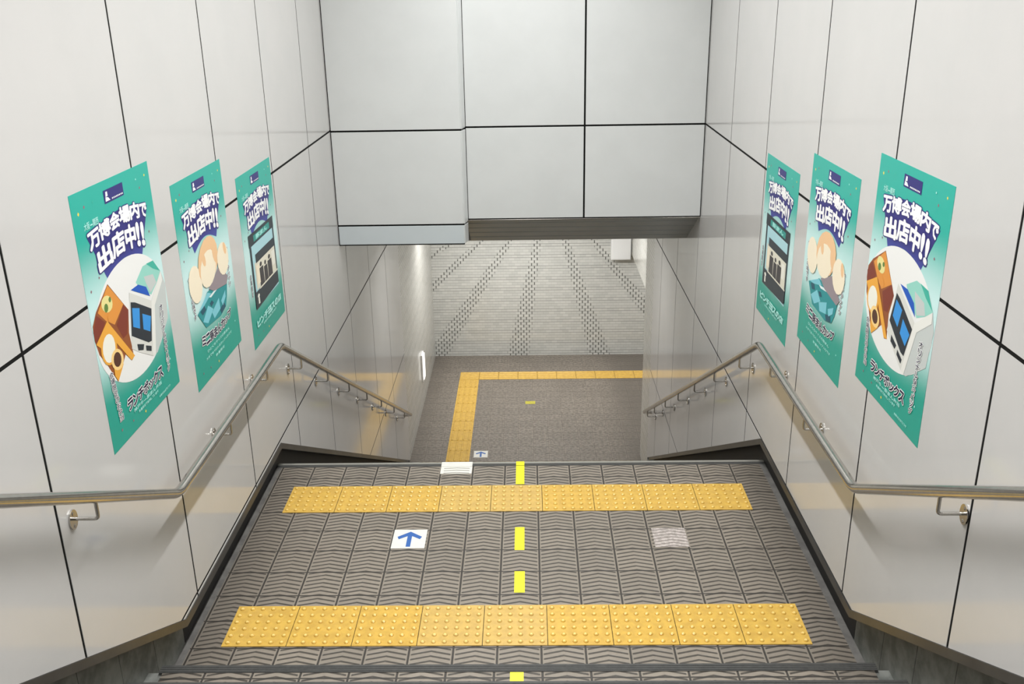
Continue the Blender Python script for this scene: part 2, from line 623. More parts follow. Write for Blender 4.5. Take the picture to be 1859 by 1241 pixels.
# ------------------------------------------------------------------ lower hall walls
mb = MB()
mb.box(XL - 0.2, 6.0, Y_WALL_FAR, Y_WALL_FAR + 0.15, Z_HALL - 0.05, 0.0, M['far_tile'])
struct(mb.build('wall_far'), 'far hall wall of small pale grey glazed tiles', 'wall')
mb = MB()
mb.box(XL - 0.15, XL - 0.004, 10.805, Y_WALL_FAR, Z_HALL - 0.05, 0.0, M['side_tile'])
struct(mb.build('wall_hall'), 'left hall wall of small glossy tiles beyond the stairs', 'wall')
mb = MB()
mb.box(1.61, 1.85, 10.9, Y_WALL_FAR, -1.10, 0.0, M['side_tile'])
struct(mb.build('wall_beam'), 'tiled bulkhead above the passage on the right of the hall', 'wall')
mb = MB()
mb.box(XR + 0.004, 1.85, 10.2, 10.9, Z_HALL - 0.05, 0.3, M['side_tile'])
mb.box(1.85, 6.0, 10.75, 10.9, Z_HALL - 0.05, 0.3, M['side_tile'])
struct(mb.build('wall_passage'), 'tiled wall behind the end of the right stair wall', 'wall')


# ------------------------------------------------------------------ handrails
def bend(pts, r=0.05, n=6):
    pts = [Vector(p) for p in pts]
    out = [pts[0]]
    for k in range(1, len(pts) - 1):
        a, b, c = pts[k - 1], pts[k], pts[k + 1]
        d0, d1 = (a - b).normalized(), (c - b).normalized()
        t = min(r, (a - b).length * 0.45, (c - b).length * 0.45)
        p0, p1 = b + d0 * t, b + d1 * t
        for q in range(n + 1):
            s = q / n
            out.append(p0 * (1 - s) ** 2 + b * (2 * s * (1 - s)) + p1 * s ** 2)
    out.append(pts[-1])
    return out


def handrail(side, xw, y1, y2, y3, label, brackets):
    s = -side                                   # towards the stairs
    xr = xw + s * 0.09
    zl = 0.885
    rise = 0.547
    zr = lambda y: zl + max(0, y1 - y) * rise - max(0, y - y2) * rise
    root = empty('handrail', (xw, 4.2, 0))
    tag(root, label, 'handrail', 'steel handrails of the stairwell')
    mb = MB()
    pts = [(xr, -1.5, zr(1.3)), (xr, 1.3, zr(1.3)), (xr, y1, zl), (xr, y2, zl), (xr, y3, zr(y3)), (xr - s * 0.088, y3 + 0.03, zr(y3) - 0.015)]
    mb.tube([Vector(p) - Vector((xw, 4.2, 0)) for p in bend(pts)], 0.0205, M['steel'], 20)
    mb.build('rail', root, smooth=True)
    for y in brackets:
        z = zr(y)
        b = MB()
        c = Vector((xw, 4.2, 0))
        b.tube([Vector(p) - c for p in bend([(xw + s * 0.004, y, z - 0.082), (xr, y, z - 0.082), (xr, y, z - 0.016)], 0.014, 4)], 0.0062, M['steel'], 10)
        br = b.build('bracket', root, smooth=True)
        p = MB()
        n = 20
        ring = [(y - c.y + 0.027 * math.cos(2 * math.pi * k / n), z - 0.085 + 0.036 * math.sin(2 * math.pi * k / n)) for k in range(n)]
        p.prism(ring, 0, s * 0.0005, s * 0.0065, M['steel'])
        for dz in (-0.024, 0.022):
            p.prism([(y - c.y + 0.006 * math.cos(k * math.pi / 3), z - 0.085 + dz + 0.006 * math.sin(k * math.pi / 3)) for k in range(6)], 0, s * 0.006, s * 0.009, M['steel'])
        p.build('wall_plate', br)
    return root


handrail(-1, XL, 3.40, 5.12, 10.42, 'steel handrail with wall brackets on the left stairwell wall', [1.9, 2.74, 4.12, 4.80, 5.55, 6.24, 6.95, 7.68, 8.40, 9.15, 9.9])
handrail(1, XR, 3.40, 5.06, 9.93, 'steel handrail with wall brackets on the right stairwell wall', [1.9, 2.68, 4.12, 4.78, 5.50, 6.22, 6.94, 7.68, 8.39, 9.10, 9.62])


# ------------------------------------------------------------------ tactile paving
def tactile_domes(name, x0, y0, z, n, label, group):
    root = empty(name, (x0, y0, z))
    rnd = random.Random(n * 31 + int(y0 * 10))
    mb = MB()
    for k in range(n):
        m = M['tactile_worn'] if k % 9 in (3, 4) else M['tactile']
        a, b = k * 0.3 + 0.0015, (k + 1) * 0.3 - 0.0015
        mb.box(a, b, 0.0, 0.3, 0.0, 0.004, m)
        for i in range(6):
            for j in range(6):
                mb.dome(k * 0.3 + 0.025 + i * 0.05, 0.025 + j * 0.05, 0.0039, 0.0125, 0.006, m, M['tactile_top'])
    mb.box(0.001, n * 0.3 - 0.001, 0.001, 0.299, 0.0, 0.0012, M['seal'])
    o = mb.build('tile_row', root)
    return tag(root, label, 'tactile paving', group)


G = 'dotted yellow warning strips'
tactile_domes('tactile_strip', -1.43, 3.55, 0.0005, 9, 'yellow dotted warning strip on the landing at the foot of the upper steps', G)
tactile_domes('tactile_strip', -1.435, 4.733, 0.0005, 9, 'yellow dotted warning strip on the landing before the lower steps', G)
tactile_domes('tactile_strip', -1.395, 10.415, Z_HALL + 0.0005, 9, 'sliver of yellow dotted strip at the bottom of the lower steps', G)


def tactile_bars(name, x0, y0, z, n, along, label, group):
    root = empty(name, (x0, y0, z))
    mb = MB()
    for k in range(n):
        a, b = k * 0.3 + 0.002, (k + 1) * 0.3 - 0.002
        if along == 1:
            mb.box(0.0, 0.3, a, b, 0, 0.004, M['tactile'])
        else:
            mb.box(a, b, 0.0, 0.3, 0, 0.004, M['tactile'])
        for q in range(4):
            c = 0.0375 + q * 0.075
            pr = [(c - 0.0135, 0.0039), (c + 0.0135, 0.0039), (c + 0.0085, 0.009), (c - 0.0085, 0.009)]
            if along == 1:
                mb.prism(pr, 1, a + 0.012, b - 0.012, M['tactile'])
            else:
                mb.prism(pr, 0, a + 0.012, b - 0.012, M['tactile'])
    L = n * 0.3
    if along == 1:
        mb.box(0.001, 0.299, 0.001, L - 0.001, 0, 0.001, M['seal'])
    else:
        mb.box(0.001, L - 0.001, 0.001, 0.299, 0, 0.001, M['seal'])
    mb.build('tile_row', root)
    return tag(root, label, 'tactile paving', group)


tactile_bars('tactile_path', -1.085, 10.725, Z_HALL + 0.0005, 9, 1, 'yellow barred guide path running away from the lower steps across the hall', 'yellow guide paths in the hall')
tactile_bars('tactile_path', -1.085, 13.43, Z_HALL + 0.0005, 16, 0, 'yellow barred guide path crossing the hall to the passage on the right', 'yellow guide paths in the hall')


# ------------------------------------------------------------------ stickers and tape on the floors
def arrow_pts(cx, cy, s):
    p = [(-0.078, -0.5), (0.078, -0.5), (0.078, 0.17), (0.37, -0.03), (0.43, 0.13), (0.0, 0.46), (-0.43, 0.13), (-0.37, -0.03), (-0.078, 0.17)]
    return [(cx + a * s, cy + b * s) for a, b in p]


def arrow_sticker(x0, y0, w, d, z, label):
    root = empty('arrow_sticker', (x0, y0, z))
    mb = MB()
    mb.box(0, w, 0, d, 0, 0.0012, M['sticker'])
    mb.build('sticker_sheet', root)
    mb = MB()
    s = min(w, d) * 0.86
    mb.prism(arrow_pts(w * 0.5, d * 0.5, s), 2, 0.0012, 0.0016, M['sticker_blue'])
    # painted head a little heavier than the shaft
    a = mb.build('arrow', root)
    a['label'] = 'blue arrow pointing ahead'
    return tag(root, label, 'floor sticker', 'white keep-left arrow stickers')


arrow_sticker(-0.758, 4.357, 0.182, 0.186, 0.0006, 'white sticker with a blue arrow on the landing tiles between the yellow strips')
arrow_sticker(-0.735, 10.842, 0.180, 0.186, Z_HALL + 0.0006, 'small white sticker with a blue arrow beside the guide path in the lower hall')

# worn sticker with the grooves showing through
mb = MB()
worn = new_mat('worn_pinkish_sticker', (0.5, 0.45, 0.42), 0.5)
nt, b, tc, (x, y, z) = nodes_of(worn)
k = noise(nt, tc, 45, 4).step(0.42, 0.6)
tri = ((x / 0.2).frac() * 2 - 1).abs()
g = (((y + tri * 0.024) / 0.02857).frac() - 0.5).abs().step(0.10, 0.2) * -1 + 1
c = mix(nt, k, (0.56, 0.50, 0.47), (0.38, 0.34, 0.31))
c = mix(nt, g * 0.8, c, (0.16, 0.13, 0.12))
nt.links.new(c.s, b.inputs['Base Color'])
mb.box(0, 0.182, 0, 0.188, 0, 0.001, worn)
o = mb.build('worn_sticker')
o.location = (0.662, 4.356, 0.0006)
tag(o, 'worn faded square sticker on the right side of the landing', 'floor sticker')

# sticker at the landing edge: three white bars with grooves between
edge_st = new_mat('edge_sticker', (0.78, 0.77, 0.7), 0.45)
nt, b, tc, (x, y, z) = nodes_of(edge_st)
tri = ((x / 0.2).frac() * 2 - 1).abs()
g = (((y + tri * 0.01) / 0.03).frac() - 0.5).abs().step(0.07, 0.16) * -1 + 1
edge_in = (tri.lt(0.8))
nt.links.new(mix(nt, g * edge_in, (0.80, 0.79, 0.72), (0.16, 0.14, 0.12)).s, b.inputs['Base Color'])
mb = MB()
mb.box(0, 0.195, 0, 0.09, 0, 0.0012, edge_st)
mb.box(0, 0.195, 0.094, 0.148, 0.0012, 0.0045, M['sticker'])
mb.box(0, 0.195, 0.09, 0.094, 0.0, 0.0045, M['sticker'])
o = mb.build('edge_sticker')
o.location = (-0.562, 5.188, 0.0006)
tag(o, 'flat white sticker lying over the far edge of the landing, left of centre', 'floor sticker')


def tape(x0, x1, y0, y1, z, label, m='tape', lip=False, nosing=0.0):
    """A strip of tape; a strip that ends on a step edge folds down over it."""
    mb = MB()
    w, d = x1 - x0, y1 - y0
    mb.box(0, w, 0, d, 0, 0.0012, M[m])
    if lip:
        mb.box(0, w, d, d + 0.05, 0.002, 0.0045, M[m])
    mb_o = mb.build('centre_tape')
    mb_o.location = (x0, y0, z)
    return tag(mb_o, label, 'floor tape', 'yellow dashes along the middle of the stairs')


tape(-0.092, -0.040, 5.05, 5.287, 0.0006, 'yellow tape dash at the far edge of the landing, beyond the dotted strip', lip=True)
tape(-0.091, -0.038, 4.335, 4.562, 0.0006, 'yellow tape dash level with the blue arrow sticker on the landing')
tape(-0.089, -0.036, 3.955, 4.137, 0.0006, 'yellow tape dash on the landing just beyond the nearest dotted strip')
tape(-0.094, -0.038, 2.95, 3.172, RISE + 0.0006, 'yellow tape dash on the lowest step of the upper flight')
o = tape(-0.070, 0.075, 12.50, 12.60, Z_HALL + 0.0006, 'small dull yellow mark on the middle of the hall floor', 'tape_dull')
o['group'] = 'yellow marks on the hall floor'

# ------------------------------------------------------------------ hall fittings
root = empty('wall_box', (1.445, Y_WALL_FAR, -1.19))
mb = MB()
mb.box(-0.155, 0.155, -0.13, 0.0, 0.0, 0.36, M['white_box'])
mb.build('housing', root, bevel=0.006)
mb = MB()
mb.box(-0.145, 0.145, -0.136, -0.13, 0.01, 0.35, M['white_box'])
mb.build('front_cover', root, bevel=0.003)
tag(root, 'plain white box high on the far tiled wall, near its right end', 'wall box')

glow = new_mat('lit_diffuser', (0.9, 0.9, 0.88), 0.4)
gb = glow.node_tree.nodes['Principled BSDF']
gb.inputs['Emission Color'].default_value = (1.0, 0.98, 0.94, 1)
gb.inputs['Emission Strength'].default_value = 0.75
root = empty('wall_lamp', (XL - 0.004, 12.56, -2.24))
mb = MB()
mb.box(0.0, 0.02, -0.10, 0.10, -0.20, 0.20, M['white_box'])
mb.build('housing', root, bevel=0.004)
mb = MB()
mb.box(0.0201, 0.036, -0.085, 0.085, -0.18, 0.18, glow)
mb.build('diffuser', root, bevel=0.006)
tag(root, 'small lit white lamp low on the left tiled wall of the hall', 'wall lamp')


# ------------------------------------------------------------------ posters
PW, PH = 0.700, 0.965


def ink(name, rgb, rough=0.42):
    lin = tuple(((c / 255 + 0.055) / 1.055) ** 2.4 if c > 10 else c / 255 / 12.92 for c in rgb)
    return new_mat('ink_' + name, lin, rough)


INK = {n: ink(n, c) for n, c in dict(
    crust=(150, 82, 38), orange=(228, 150, 62), maroon=(128, 52, 34), salad=(236, 224, 150), leaf=(96, 130, 60),
    yolk=(240, 172, 62), rice=(244, 242, 230), cream=(252, 214, 140), choco=(84, 48, 32),
    bagside=(200, 206, 204), bagfront=(222, 222, 216), bagrim=(236, 236, 230), tealglass=(150, 214, 200), leafteal=(60, 180, 160),
    blue=(14, 86, 190), night=(34, 42, 52), skyblue=(52, 150, 226),
    greypink=(152, 140, 146), bunlight=(251, 238, 212), bunpeach=(244, 200, 152), cupteal=(28, 146, 150), cuplight=(126, 204, 218),
    cupdark=(22, 84, 104), cupwhite=(232, 246, 246), navy=(42, 38, 118), white=(250, 250, 250), palemint=(176, 240, 232),
    ink=(28, 26, 62), disc=(240, 240, 238), sky=(176, 220, 228), kiosk=(40, 52, 60), kioskteal=(42, 150, 140),
    shop=(232, 228, 210), people=(60, 58, 60), dot1=(238, 214, 90), dot2=(150, 110, 120), grey=(150, 152, 156)).items()}

# coated paper: teal at both ends, pale in the middle
sheet_m = new_mat('poster_paper', (0.1, 0.6, 0.5), 0.38)
nt, b, tc, (x, y, z) = nodes_of(sheet_m)
v = z / PH * -1 + 1
e = (x / PW).abs()
k1 = v.step(0.16, 0.46)
k2 = (v + e * 0.08).step(0.62, 0.86) * -1 + 1
c = mix(nt, k1, (0.016, 0.43, 0.345), (0.62, 0.86, 0.85))
c = mix(nt, k2, (0.012, 0.36, 0.275), c)
nt.links.new(c.s, b.inputs['Base Color'])
# navy beam behind the headline, paler streaks at its foot
beam_m = new_mat('poster_beam', (0.03, 0.03, 0.2), 0.42)
nt, b, tc, (x, y, z) = nodes_of(beam_m)
v = z / PH * -1 + 1
k = v.step(0.27, 0.37)
nt.links.new(mix(nt, k, (0.026, 0.022, 0.20), (0.05, 0.07, 0.36)).s, b.inputs['Base Color'])

_glyphs = {}


def glyph(ch, weight):
    """Outline of one printed character as flat 2-D geometry, fitted to a 1 x 1 cell."""
    key = (ch, weight)
    if key in _glyphs:
        return _glyphs[key]
    cu = bpy.data.curves.new('glyph', 'FONT')
    cu.body = ch
    cu.size = 1.0
    cu.resolution_u = 2
    cu.fill_mode = 'FRONT'
    ob = bpy.data.objects.new('glyph', cu)
    COL.objects.link(ob)
    dg = bpy.context.evaluated_depsgraph_get()
    dg.update()
    me = bpy.data.meshes.new_from_object(ob.evaluated_get(dg))
    vs = [(p.co.x, p.co.y) for p in me.vertices]
    fs = [list(p.vertices) for p in me.polygons]
    bpy.data.objects.remove(ob)
    bpy.data.curves.remove(cu)
    bpy.data.meshes.remove(me)
    if vs:
        x0, x1 = min(p[0] for p in vs), max(p[0] for p in vs)
        y0, y1 = min(p[1] for p in vs), max(p[1] for p in vs)
        w, h = max(x1 - x0, 1e-4), max(y1 - y0, 1e-4)
        s = 1.0 / max(w, h)
        # bold: the outline stamped round a small circle
        base = [((p[0] - x0) / w, (p[1] - y0) / h) for p in vs]
        vs, f2 = [], []
        for k in range(8):
            i = len(vs)
            dx = weight * math.cos(k * math.pi / 4) / max(w, 0.25)
            dy = weight * math.sin(k * math.pi / 4) / max(h, 0.25)
            vs += [(p[0] + dx, p[1] + dy) for p in base]
            f2 += [[q + i for q in f] for f in fs]
        fs = f2
    _glyphs[key] = (vs, fs)
    return _glyphs[key]


class Print:
    """Printed shapes of a poster, in sheet fractions (u right, v down); every later shape lies on the earlier ones."""
    def __init__(self, lift):
        self.mb, self.y = MB(), -lift

    def pt(self, u, v):
        return ((min(max(u, 0.004), 0.996) - 0.5) * PW, self.y, (1 - min(max(v, 0.004), 0.996)) * PH)

    def poly(self, uv, m):
        a = sum(uv[i][0] * uv[(i + 1) % len(uv)][1] - uv[(i + 1) % len(uv)][0] * uv[i][1] for i in range(len(uv)))
        if a > 0:
            uv = uv[::-1]
        self.mb.face([self.pt(*p) for p in uv], m if not isinstance(m, str) else INK[m])
        self.y -= 0.00012

    def disc(self, cu, cv, ru, rv, m, n=40):
        self.poly([(cu + ru * math.cos(2 * math.pi * i / n), cv + rv * math.sin(2 * math.pi * i / n)) for i in range(n)], m)

    def char(self, ch, quad, weight, m):
        """quad: u,v of the cell's top-left, top-right, bottom-right, bottom-left."""
        vs, fs = glyph(ch, weight)
        tl, tr, br, bl = quad
        pts = []
        for a, h in vs:
            t = 1 - h
            q = [(tl[i] * (1 - a) + tr[i] * a) * (1 - t) + (bl[i] * (1 - a) + br[i] * a) * t for i in (0, 1)]
            x, y, z = self.pt(*q)
            pts.append((x, y - 0.00003 * (len(pts) * 8 // len(vs)), z))
        i = len(self.mb.v)
        self.mb.v += pts
        mi = self.mb.mat(INK[m])
        for f in fs:
            self.mb.f.append([i + k for k in f])
            self.mb.mi.append(mi)

    def line(self, s, u0, u1, v0, v1, weight, m, gap=0.12, skew=0.0, sag=0.0):
        n = len(s)
        w = (u1 - u0) / n
        for k, ch in enumerate(s):
            if ch == ' ':
                continue
            a, b2 = u0 + k * w + w * gap / 2, u0 + (k + 1) * w - w * gap / 2
            mid = (k + 0.5) / n * 2 - 1
            dv = sag * (1 - mid * mid)
            lo = v1 + dv
            hi = v0 + dv
            if ch in 'ッィャュー・':
                hi = hi + (lo - hi) * 0.3
            if ch == 'ー' or ch == '・':
                hi, lo = hi + (lo - hi) * 0.3, lo - (lo - hi) * 0.42
            self.char(ch, [(a, hi), (b2, hi), (b2, lo), (a, lo)], weight, m)

    def column(self, s, u0, u1, v0, v1, weight, m, du=0.0):
        n = len(s)
        h = (v1 - v0) / n
        for k, ch in enumerate(s):
            a, b2 = v0 + k * h + h * 0.06, v0 + (k + 1) * h - h * 0.06
            o = du * (k + 0.5) / n
            self.char(ch, [(u0 + o, a), (u1 + o, a), (u1 + o, b2), (u0 + o, b2)], weight, m)

    def build(self, name, parent):
        o = self.mb.build(name, parent, recalc=False)
        # printed faces look out of the sheet
        me = o.data
        bm = bmesh.new()
        bm.from_mesh(me)
        for f in bm.faces:
            if f.normal.y > 0:
                f.normal_flip()
        bm.to_mesh(me)
        bm.free()
        return o


ROW1 = [('万', .120, .245, .160, .150, .222, .212), ('博', .250, .385, .146, .136, .207, .197), ('会', .395, .510, .134, .130, .194, .190),
        ('場', .520, .655, .126, .130, .188, .192), ('内', .668, .785, .130, .140, .192, .202), ('で', .800, .890, .150, .162, .200, .214)]
ROW2 = [('出', .185, .350, .236, .222, .318, .304), ('店', .372, .532, .212, .206, .298, .292), ('中', .555, .685, .204, .212, .296, .304),
        ('!', .706, .742, .216, .220, .306, .310), ('!', .770, .806, .224, .230, .314, .320)]


def cells(row):
    for ch, u0, u1, t0, t1, b0, b1 in row:
        lean = 0.018 * ((u0 + u1) / 2 - 0.5) * -2
        yield ch, [(u0, t0), (u1, t1), (u1 + lean, b1), (u0 + lean, b0)]


def poster_base(label, loc, rz, scale):
    root = empty('poster', loc, rz)
    root.scale = (scale, 1.0, scale)
    tag(root, label, 'poster', 'teal advertising posters on the stairwell walls')
    mb = MB()
    mb.box(-PW / 2, PW / 2, -0.0012, -0.0002, 0, PH, sheet_m)
    mb.build('sheet', root)
    p = Print(0.0014)
    for u, v, r, m in ((.07, .075, .011, 'dot1'), (.14, .06, .010, 'dot2'), (.93, .05, .009, 'dot1'), (.84, .09, .009, 'dot2'), (.06, .36, .009, 'dot2'),
                       (.88, .28, .009, 'dot2'), (.17, .33, .008, 'dot2'), (.24, .055, .008, 'leafteal'), (.13, .94, .009, 'dot2'), (.28, .95, .008, 'dot2'),
                       (.45, .965, .010, 'dot1'), (.90, .86, .008, 'palemint'), (.80, .05, .007, 'palemint')):
        p.poly([(u - r, v), (u, v - r * .72), (u + r, v), (u, v + r * .72)], m)
    cf = p.build('confetti', root)
    cf['kind'] = 'stuff'
    p = Print(0.0017)
    arc = [(0.73 - 0.46 * k / 12, 0.362 - 0.043 * math.sin(math.pi * k / 12)) for k in range(13)]
    top = [(0.115 + 0.79 * k / 12, 0.172 - 0.042 * math.sin(math.pi * k / 12)) for k in range(13)]
    p.poly(top + arc, beam_m)
    p.build('headline_beam', root)
    p = Print(0.0020)
    p.poly([(.375, .036), (.622, .036), (.622, .086), (.375, .086)], 'navy')
    lg = p.build('logo_panel', root)
    p = Print(0.0022)
    # small white tower mark and a row of tiny white letters under a rising stroke
    p.poly([(.400, .043), (.420, .043), (.423, .060), (.395, .062)], 'white')
    p.poly([(.388, .079), (.393, .062), (.424, .066), (.446, .079)], 'white')
    for k in range(8):
        u = .468 + k * .018
        p.poly([(u, .0735), (u + .011, .0735), (u + .011, .0795), (u, .0795)], 'white')
    p.build('logo_mark', lg)
    p = Print(0.0022)
    for row in (ROW1, ROW2):
        for ch, q in cells(row):
            p.char(ch, q, 0.105, 'navy')
    p.build('headline_outline', root)
    p = Print(0.0027)
    for row in (ROW1, ROW2):
        for ch, q in cells(row):
            p.char(ch, q, 0.045, 'white')
    p.build('headline_text', root)
    p = Print(0.0022)
    p.line('大阪・関西', .100, .270, .116, .142, 0.02, 'palemint')
    p.build('headline_note', root)
    return root


def big_name(root, s, u0, u1, v0, v1, sag=0.0):
    p = Print(0.0036)
    p.line(s, u0, u1, v0, v1, 0.10, 'white', gap=0.10, sag=sag)
    p.build('product_name_outline', root)
    p = Print(0.0040)
    p.line(s, u0, u1, v0, v1, 0.035, 'ink', gap=0.10, sag=sag)
    p.build('product_name', root)


def side_text(root, s, u0, u1, v0, v1, du, outline=True):
    p = Print(0.0036)
    if outline:
        p.column(s, u0, u1, v0, v1, 0.09, 'white', du)
        p.y -= 0.0003
    p.column(s, u0, u1, v0, v1, 0.012, 'ink', du)
    p.build('side_text', root)


def small_lines(root, rows):
    p = Print(0.0036)
    for s, u0, u1, v0, v1 in rows:
        p.line(s, u0, u1, v0, v1, 0.02, 'palemint')
    p.build('caption_lines', root)


MEAL = [
    ('crust', [(0.247,0.371),(0.443,0.521),(0.404,0.608),(0.418,0.714),(0.382,0.721),(0.319,0.677),(0.18,0.751),(0.142,0.711),(0.084,0.647),(0.027,0.598),(-0.007,0.535),(0.009,0.482),(0.072,0.44)]),
    ('orange', [(0.244,0.375),(0.392,0.485),(0.252,0.535),(0.164,0.499),(0.087,0.448)]),
    ('maroon', [(0.065,0.452),(0.149,0.5),(0.075,0.535),(0.012,0.549),(0.004,0.503)]),
    ('maroon', [(0.391,0.487),(0.44,0.521),(0.381,0.606),(0.324,0.611),(0.271,0.542)]),
    ('salad', [(0.266,0.455),(0.255,0.466),(0.236,0.472),(0.211,0.474),(0.186,0.47),(0.164,0.462),(0.147,0.451),(0.139,0.438),(0.141,0.426),(0.151,0.415),(0.17,0.409),(0.193,0.407),(0.219,0.41),(0.242,0.418),(0.259,0.429),(0.267,0.442)]),
    ('leaf', [(0.209,0.458),(0.199,0.466),(0.185,0.469),(0.171,0.466),(0.163,0.457),(0.164,0.447),(0.173,0.438),(0.187,0.435),(0.201,0.439),(0.209,0.447)]),
    ('leaf', [(0.258,0.435),(0.25,0.441),(0.237,0.442),(0.228,0.436),(0.227,0.428),(0.236,0.422),(0.248,0.421),(0.257,0.427)]),
    ('orange', [(0.285,0.515),(0.269,0.525),(0.239,0.526),(0.207,0.518),(0.186,0.504),(0.183,0.49),(0.199,0.48),(0.228,0.479),(0.26,0.487),(0.282,0.501)]),
    ('yolk', [(0.17,0.5),(0.428,0.712),(0.376,0.717),(0.154,0.542),(0.057,0.58),(0.01,0.553)]),
    ('yolk', [(0.231,0.627),(0.211,0.648),(0.18,0.663),(0.143,0.667),(0.107,0.662),(0.075,0.648),(0.054,0.626),(0.046,0.602),(0.052,0.577),(0.07,0.556),(0.1,0.542),(0.135,0.537),(0.172,0.541),(0.204,0.555),(0.227,0.576),(0.236,0.601)]),
    ('rice', [(0.21,0.621),(0.194,0.64),(0.169,0.652),(0.14,0.657),(0.111,0.653),(0.087,0.642),(0.071,0.624),(0.065,0.603),(0.071,0.583),(0.086,0.565),(0.11,0.552),(0.138,0.547),(0.167,0.55),(0.192,0.561),(0.209,0.578),(0.215,0.6)]),
    ('yolk', [(0.156,0.687),(0.275,0.702),(0.181,0.749),(0.153,0.719)]),
    ('cream', [(0.282,0.688),(0.269,0.701),(0.246,0.71),(0.218,0.711),(0.189,0.706),(0.164,0.695),(0.146,0.68),(0.138,0.663),(0.141,0.647),(0.154,0.634),(0.176,0.626),(0.203,0.623),(0.232,0.628),(0.257,0.639),(0.276,0.654),(0.285,0.671)]),
    ('choco', [(0.255,0.68),(0.246,0.689),(0.231,0.695),(0.214,0.697),(0.196,0.694),(0.18,0.687),(0.169,0.677),(0.165,0.666),(0.167,0.655),(0.176,0.645),(0.19,0.639),(0.207,0.637),(0.225,0.64),(0.241,0.647),(0.252,0.657),(0.257,0.668)]),
]
BAG = [
    ('bagside', [(0.758,0.559),(0.954,0.467),(1.004,0.535),(0.962,0.684),(0.737,0.784),(0.666,0.78)]),
    ('tealglass', [(0.591,0.44),(0.714,0.398),(0.869,0.404),(0.954,0.467),(0.869,0.505),(0.772,0.534),(0.624,0.471)]),
    ('bagside', [(0.708,0.441),(0.839,0.458),(0.871,0.501),(0.768,0.524),(0.725,0.474)]),
    ('leafteal', [(0.766,0.398),(0.869,0.404),(0.946,0.465),(0.852,0.436)]),
    ('blue', [(0.51,0.455),(0.616,0.455),(0.718,0.487),(0.753,0.536),(0.628,0.494)]),
    ('bagfront', [(0.484,0.459),(0.759,0.557),(0.666,0.78),(0.492,0.715),(0.407,0.677)]),
    ('bagrim', [(0.758,0.559),(0.954,0.467),(0.96,0.51),(0.798,0.586),(0.71,0.782),(0.666,0.78)]),
    ('night', [(0.482,0.499),(0.536,0.512),(0.742,0.588),(0.679,0.716),(0.632,0.711),(0.428,0.628)]),
    ('skyblue', [(0.489,0.525),(0.583,0.548),(0.548,0.628),(0.465,0.599)]),
    ('skyblue', [(0.608,0.578),(0.719,0.616),(0.678,0.674),(0.591,0.642)]),
    ('night', [(0.48,0.677),(0.568,0.701),(0.548,0.721),(0.481,0.705)]),
    ('night', [(0.588,0.712),(0.663,0.735),(0.652,0.755),(0.585,0.734)]),
]
BUNS = [
    ('greypink', [(0.432,0.576),(0.691,0.508),(0.862,0.598),(0.809,0.631),(0.535,0.608)]),
    ('bunlight', [(0.315,0.478),(0.323,0.513),(0.313,0.547),(0.285,0.575),(0.245,0.591),(0.197,0.594),(0.149,0.582),(0.109,0.558),(0.083,0.524),(0.075,0.488),(0.087,0.453),(0.115,0.426),(0.157,0.411),(0.205,0.409),(0.251,0.421),(0.29,0.445)]),
    ('bunpeach', [(0.7,0.397),(0.705,0.44),(0.679,0.482),(0.626,0.519),(0.553,0.544),(0.47,0.553),(0.391,0.544),(0.327,0.518),(0.29,0.48),(0.286,0.435),(0.316,0.39),(0.374,0.354),(0.449,0.331),(0.531,0.325),(0.607,0.335),(0.666,0.361)]),
    ('bunlight', [(0.637,0.445),(0.64,0.478),(0.619,0.511),(0.577,0.54),(0.519,0.559),(0.454,0.567),(0.391,0.56),(0.342,0.541),(0.313,0.511),(0.311,0.477),(0.334,0.442),(0.379,0.414),(0.439,0.395),(0.503,0.39),(0.563,0.397),(0.61,0.416)]),
    ('bunpeach', [(0.438,0.415),(0.442,0.436),(0.433,0.452),(0.413,0.456),(0.391,0.446),(0.374,0.427),(0.371,0.405),(0.38,0.389),(0.4,0.386),(0.422,0.395)]),
    ('bunpeach', [(0.647,0.432),(0.655,0.459),(0.649,0.477),(0.634,0.481),(0.613,0.467),(0.595,0.443),(0.588,0.416),(0.593,0.397),(0.609,0.394),(0.63,0.407)]),
    ('bunlight', [(0.915,0.465),(0.921,0.497),(0.909,0.529),(0.88,0.555),(0.838,0.571),(0.789,0.576),(0.741,0.567),(0.701,0.546),(0.676,0.517),(0.671,0.483),(0.684,0.451),(0.715,0.425),(0.758,0.409),(0.807,0.406),(0.854,0.415),(0.892,0.436)]),
    ('bunpeach', [(0.884,0.44),(0.888,0.461),(0.879,0.476),(0.862,0.48),(0.842,0.471),(0.827,0.452),(0.823,0.432),(0.831,0.417),(0.849,0.413),(0.869,0.422)]),
]
CUP = [
    ('cupteal', [(0.164,0.646),(0.287,0.624),(0.397,0.583),(0.574,0.588),(0.714,0.578),(0.828,0.622),(0.791,0.69),(0.744,0.737),(0.608,0.758),(0.292,0.744)]),
    ('cuplight', [(0.245,0.703),(0.378,0.649),(0.474,0.689),(0.34,0.732)]),
    ('cuplight', [(0.441,0.7),(0.611,0.662),(0.615,0.722),(0.473,0.74)]),
    ('cuplight', [(0.188,0.64),(0.398,0.586),(0.471,0.606),(0.292,0.635)]),
    ('cupdark', [(0.218,0.645),(0.304,0.632),(0.331,0.66),(0.257,0.671)]),
    ('cupdark', [(0.415,0.647),(0.463,0.641),(0.498,0.661),(0.439,0.669)]),
    ('cupdark', [(0.604,0.725),(0.704,0.706),(0.732,0.738),(0.63,0.752)]),
    ('cuplight', [(0.647,0.687),(0.762,0.654),(0.755,0.688),(0.674,0.719)]),
    ('cupwhite', [(0.412,0.614),(0.449,0.611),(0.721,0.593),(0.714,0.603),(0.455,0.624)]),
]


